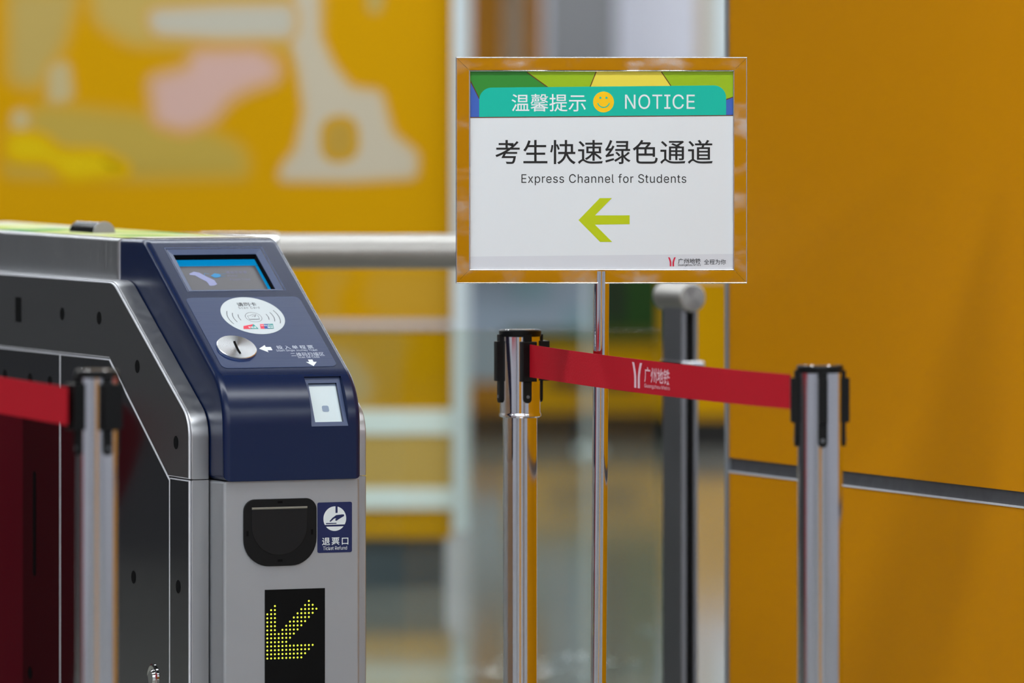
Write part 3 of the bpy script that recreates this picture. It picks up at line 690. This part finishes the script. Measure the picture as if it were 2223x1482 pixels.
def belt(parent, a, b, h0, h1, prints, label, sag=0.0):
    """webbing from a to b (world points at mid height), heights h0 and h1"""
    inv = Matrix.Translation(parent.location) @ Matrix.Rotation(parent.rotation_euler.z, 4, 'Z'); inv = inv.inverted()
    N = 24; bm = bmesh.new(); th = 0.0006
    dirv = (b-a); flat = Vector((dirv.x, dirv.y, 0)).normalized(); nrm = Vector((flat.y, -flat.x, 0))
    if nrm.dot(Vector((0, -1, 0))) < 0 and abs(nrm.y) > 0.05: nrm = -nrm
    f = lambda k, e, h: inv @ (a+dirv*k+Vector((0, 0, (h0+(h1-h0)*k)*(e-0.5)-sag*4*k*(1-k)))+nrm*h)
    rows = []
    for i in range(N+1):
        k = i/N; rows.append([bm.verts.new(f(k, e, s*th)) for e, s in ((0, -1), (0.5, -1), (1, -1), (1, 1), (0.5, 1), (0, 1))])
    for r0, r1 in zip(rows, rows[1:]):
        for j in range(6): bm.faces.new((r0[j], r0[(j+1) % 6], r1[(j+1) % 6], r1[j]))
    bm.faces.new(rows[0]); bm.faces.new(rows[-1])
    o = link('belt', bm_mesh(bm), M['belt'], parent, label)
    return o, f
ca = Vector((LA.x+0.049*math.sin(math.radians(20)), LA.y-0.049*math.cos(math.radians(20)), 0))
a_ = ca+Vector((0, 0, 0.8755)); b_2 = P(1716, 850, 10.86)
bl, f = belt(stA, a_, b_2, 0.0570, 0.0545, None, 'red belt with white metro lettering', 0.004)
class Warp:
    def __init__(s, f, h): s.f = f; s.h = h; s.n = Vector((0, 0, 0))
    def __call__(s, x, y, h=0): return s.f(x, y, s.h)
fl_ = Warp(f, 0.0009)
# which way round: lettering must read left to right as seen from the front of the belt
def kx(u):                                  # share of the belt's length seen at column u
    q = (u-CXP)/FPX; d_ = b_2-a_
    return (q*a_.y-a_.x)/(d_.x-q*d_.y)
decal('logo', metro_logo(kx(1374), kx(1394), 0.14, 0.90), fl_, 0, M['belt_print'], bl, 'white metro emblem')
lettering('lettering', [('广州地铁', kx(1400), kx(1455), 0.34, 0.80, 1.0, 0.012), ('Guangzhou Metro', kx(1400), kx(1455), 0.16, 0.30)], fl_, 0, M['belt_print'], bl, 'white lettering')
pl = Vector((LLp.x-0.030, LLp.y-0.030, 0.0))
lt0 = P(146, 881.5, 10.36); lt1 = Vector((lt0.x-0.32, lt0.y+0.88, lt0.z+0.002))
belt(stL, lt0, lt1, 0.0570, 0.0570, None, 'plain red belt', 0.0)

# ================================================================== sign stand
DS = 11.84; SP = DS/FPX
sx = lambda u: (u-1306.5)*SP; sz = lambda v: CAMH-(v-HYP)*SP
sign = thing('sign_stand', 'chrome framed notice sign on a slim pole pointing students left', 'sign', (sx(1306.5)+(1306.5-CXP)*SP, DS, 0))
bm = bmesh.new()
rp = 0.0134
zt = sz(614)
for k in range(2): pass
segs = []
for r, z in ((rp, 0.02), (rp, zt+0.02)):
    lean = (z-zt)/zt*0.008
    segs.append([bm.verts.new((lean-0.0005+r*math.cos(2*math.pi*i/48), 0.012+r*math.sin(2*math.pi*i/48), z)) for i in range(48)])
for i in range(48): bm.faces.new((segs[0][i], segs[0][(i+1) % 48], segs[1][(i+1) % 48], segs[1][i]))
link('pole', bm_mesh(bm), M['chrome'], sign)
bm = bmesh.new(); add_lathe(bm, [(0.0, 0.0), (0.16, 0.0), (0.162, 0.006), (0.155, 0.014), (0.04, 0.024), (0.016, 0.035)], 64, -0.0085, 0.012)
link('base', bm_mesh(bm), M['chrome'], sign)
# frame: four mitred rails
x0, x1, z0, z1 = sx(989.5), sx(1623), sz(615.5), sz(123.5)
sec = [(0.0, 0.024), (0.0, 0.0014), (0.0003, 0.0006), (0.0009, 0.0001), (0.0014, 0.0), (0.0019, 0.0003), (0.0022, 0.0012), (0.0080, 0.00115), (0.0140, 0.00112), (0.0200, 0.00115), (0.0226, 0.0012), (0.0230, 0.0003), (0.0236, 0.0), (0.0243, 0.0003), (0.0250, 0.0010), (0.0254, 0.0020), (0.0254, 0.0060)]
def rail(name, p, q, inw, lab):
    bm = bmesh.new(); ra, rb = [], []
    dv = (Vector(q)-Vector(p)).normalized(); g = 0.0002
    for r, y in sec:
        a = Vector(p)+dv*(r+g)+Vector(inw)*r; b = Vector(q)-dv*(r+g)+Vector(inw)*r
        ra.append(bm.verts.new((a.x, y, a.y))); rb.append(bm.verts.new((b.x, y, b.y)))
    for i in range(len(sec)-1): bm.faces.new((ra[i], ra[i+1], rb[i+1], rb[i]))
    me = bm_mesh(bm)
    o = link(name, me, M['frame_steel'], fr_p, lab, smooth=30)
    return o
fr_p = box('frame', x0+0.0005, x1-0.0005, 0.0235, 0.0255, z0+0.0005, z1-0.0005, M['trim'], sign, label='mitred polished steel frame')
rail('top_rail', (x0, z1), (x1, z1), (0, -1), None); rail('bottom_rail', (x0, z0), (x1, z0), (0, 1), None)
rail('side_rail', (x0, z0), (x0, z1), (1, 0), None); rail('side_rail', (x1, z0), (x1, z1), (-1, 0), None)
PF = Frame((0, 0.0045, 0), (1, 0, 0), (0, 0, 1))
q4 = lambda *pts: [(sx(u), sz(v)) for u, v in pts]
poster = decal('poster', [q4((1015, 148), (1598, 148), (1598, 592), (1015, 592))], PF, 0, M['paper'], sign, 'white notice poster')
zs = lambda x, y: (980+x/2.85, 110+y/2.85)
qz = lambda *pts: q4(*[zs(*p) for p in pts])
decal('dark_green_patch', [qz((100, 120), (470, 120), (470, 135), (620, 245), (172, 300), (100, 160))], PF, 0.0002, M['g_dark'], poster)
decal('light_green_patch', [qz((460, 120), (900, 120), (895, 135), (855, 235), (610, 235), (470, 135))], PF, 0.0003, M['g_light'], poster)
decal('light_green_patch', [qz((1290, 120), (1760, 120), (1760, 280), (1700, 300), (1600, 300), (1370, 235), (1300, 135))], PF, 0.0003, M['g_light'], poster)
decal('yellow_patch', [qz((900, 120), (1292, 120), (1300, 135), (1370, 235), (855, 235), (895, 135))], PF, 0.0003, M['y_print'], poster)
decal('blue_patch', [qz((100, 160), (122, 195), (172, 295), (172, 412), (100, 412))], PF, 0.0003, M['b_print'], poster)
decal('blue_patch', [qz((1760, 280), (1700, 302), (1690, 400), (1760, 400))], PF, 0.0003, M['b_print'], poster)
ln = lambda *pts: stroke(qz(*pts), 0.0016)
decal('brown_lines', ln((470, 135), (620, 243))+ln((895, 132), (856, 230))+ln((1300, 132), (1368, 232))+ln((110, 172), (172, 296))+ln((1750, 284), (1695, 304))+ln((110, 413), (1750, 400)), PF, 0.0004, M['brown'], poster)
tb = qz((172, 410), (1700, 398), (1700, 214), (172, 229))
decal('header_band', [rounded(tb, [0, 0, 0.021, 0.021], 8)], PF, 0.0005, M['teal'], poster, 'teal header band')
sxz = lambda u0, u1, v0, v1: (sx(u0), sx(u1), sz(v1), sz(v0))
lettering('header_lettering', [('温馨提示', *sxz(1110.5, 1272, 204, 242), 1.0, 0.004)], PF, 0.0007, M['white'], poster, 'white Chinese header lettering')
lettering('header_lettering', [('NOTICE', *sxz(1357, 1508.5, 205, 236.5), 1.03)], PF, 0.0007, M['white'], poster, 'white English header lettering')
sc_ = (sx(1310.3), sz(221.3)); sr = 22.6*SP
smi = decal('smiley', [circ(sc_[0], sc_[1], sr, 40)], PF, 0.0007, M['smile'], poster, 'yellow smiley face')
decal('smiley_features', arcband(sc_[0], sc_[1]+0.06*sr, 0.58*sr, 0.10*sr, 195, 345)+[circ(sc_[0]-0.30*sr, sc_[1]+0.40*sr, 0.11*sr, 12), circ(sc_[0]+0.28*sr, sc_[1]+0.40*sr, 0.11*sr, 12)], PF, 0.0009, M['teal'], poster)
lettering('notice_lettering', [('考生快速绿色通道', *sxz(1075.4, 1547.4, 303.5, 356.5), 1.065, 0.006)], PF, 0.0002, M['blackink'], poster, 'black Chinese notice lettering')
lettering('notice_lettering', [('Express Channel for Students', *sxz(1132, 1490, 377.5, 402), 1.06)], PF, 0.0002, M['blackink'], poster, 'black English notice lettering')
decal('arrow', [qz((786, 1048), (918, 912), (993, 912), (888, 1019), (1103, 1018), (1103, 1073), (888, 1076), (995, 1183), (920, 1183))], PF, 0.0002, M['arrow'], poster, 'lime green left arrow')
decal('footer_band', [qz((100, 1274), (1760, 1257), (1760, 1370), (100, 1370))], PF, 0.0002, M['paper_grey'], poster, 'pale grey footer band')
decal('metro_emblem', metro_logo(*sxz(1451, 1466.6, 558.5, 578)), PF, 0.0004, M['red_print'], poster, 'red metro emblem')
lettering('footer_lettering', [('广州地铁', *sxz(1472, 1521.4, 561, 572.2), 1.0, 0.014), ('Guangzhou Metro', *sxz(1472, 1521.4, 572.6, 578.5), 1.0, 0.005), ('全程为你', *sxz(1528.4, 1575.8, 562.6, 574.2), 1.05, 0.004)], PF, 0.0004, M['blackink'], poster, 'black footer lettering')

# ================================================================== glass barrier and rail post
DG = 14.0
barrier = thing('glass_barrier', 'long horizontal steel handrail over a clear glass panel behind the gate', 'barrier', (0, DG, 0))
def tube_x(name, xa, xb, z, r, m, parent, y=0.0):
    bm = bmesh.new(); prof_ = [(0, xa), (r-0.003, xa), (r, xa+0.003), (r, xb-0.003), (r-0.003, xb), (0, xb)]
    rings = [[bm.verts.new((x, y+rr*math.cos(2*math.pi*i/40), z+rr*math.sin(2*math.pi*i/40))) for i in range(40)] for rr, x in prof_[1:-1]]
    for k in range(3):
        for i in range(40): bm.faces.new((rings[k][i], rings[k][(i+1) % 40], rings[k+1][(i+1) % 40], rings[k+1][i]))
    bm.faces.new(rings[0]); bm.faces.new(rings[-1]); return link(name, bm_mesh(bm), m, parent)
zr = CAMH-(545.5-HYP)/FPX*DG; rr_ = 38.0/FPX*DG
M['rail'] = mat('brushed_rail_steel', (0.44, 0.42, 0.39, 1), 0.44, 0.9)
M['plate'] = mat('flat_bar_steel', (0.34, 0.34, 0.36, 1), 0.35, 0.9)
tube_x('handrail', xP(200, DG), xP(1400, DG), zr, rr_, M['rail'], barrier)
tube_x('rail_sleeve', xP(436, DG), xP(604, DG), zr, rr_+0.0025, M['chrome_sat'], barrier)
gz = CAMH-(716-HYP)/FPX*DG
box('glass_panel', xP(250, DG), xP(1444, DG), -0.006, 0.006, 0.05, gz, M['glass'], barrier, 0.001)
box('bottom_channel', xP(250, DG), xP(1444, DG), -0.03, 0.03, 0.0, 0.06, M['trim'], barrier, 0.003)
for u in (280, 330):
    x = xP(u, DG); lathe_bm = bmesh.new(); add_lathe(lathe_bm, [(0.019, 0.0), (0.019, zr-rr_+0.01)], 32, x, 0.045)
    link('rail_post', bm_mesh(lathe_bm), M['chrome_sat'], barrier)

DP = 13.45
pc = P(1504, 646, DP)
rp_ = thing('rail_post', 'double steel railing post with round capped tube stub, beside the yellow wall edge', 'post', (pc.x, pc.y, 0), PSI)
r = 30.5/FPX*DP
bm = bmesh.new()
rings = [[bm.verts.new((q*math.cos(2*math.pi*i/48), y, pc.z+q*math.sin(2*math.pi*i/48))) for i in range(48)] for q, y in ((r-0.0015, 0.0), (r, 0.0015), (r, 0.118), (r+0.001, 0.119), (r+0.001, 0.124), (r-0.002, 0.126))]
for k in range(5):
    for i in range(48): bm.faces.new((rings[k][i], rings[k][(i+1) % 48], rings[k+1][(i+1) % 48], rings[k+1][i]))
bm.faces.new(rings[-1])
link('tube_stub', bm_mesh(bm), M['rail'], rp_, 'satin steel tube stub')
bm = bmesh.new(); add_lathe(bm, [(0.0, 0.0), (r-0.0015, 0.0), (r-0.003, 0.0008), (0.0, 0.0010)], 64)
ec = link('end_disc', bm_mesh(bm), M['disc'], rp_, 'turned steel end disc'); ec.rotation_euler = (math.pi/2, 0, 0); ec.location = (0, 0.0, pc.z)
zb = pc.z-r*0.75
for s in (-1, 1):
    box('post_plate', (0.0085 if s > 0 else -0.0185), (0.0165 if s > 0 else -0.0085), 0.012, 0.100, 0.0, zb, M['plate'], rp_, 0.0008)
box('slot_filler', -0.0085, 0.0085, 0.030, 0.095, 0.0, zb, M['black'], rp_)
zc = CAMH-(793-HYP)/FPX*DP
box('clamp', -0.022, 0.028, 0.004, 0.104, zc-0.012, zc+0.008, M['chrome_sat'], rp_, 0.004)
bm = bmesh.new(); add_lathe(bm, [(0.0, 0.0), (0.005, 0.0), (0.005, 0.003), (0.0, 0.005)], 20)
bo = link('bolt', bm_mesh(bm), M['chrome'], rp_); bo.rotation_euler = (math.pi/2, 0, 0); bo.location = (-0.003, 0.004, zc+0.001)
box('foot_plate', -0.05, 0.05, -0.02, 0.13, 0.0, 0.012, M['trim'], rp_, 0.002)

bpy.data.objects.remove(TXO)
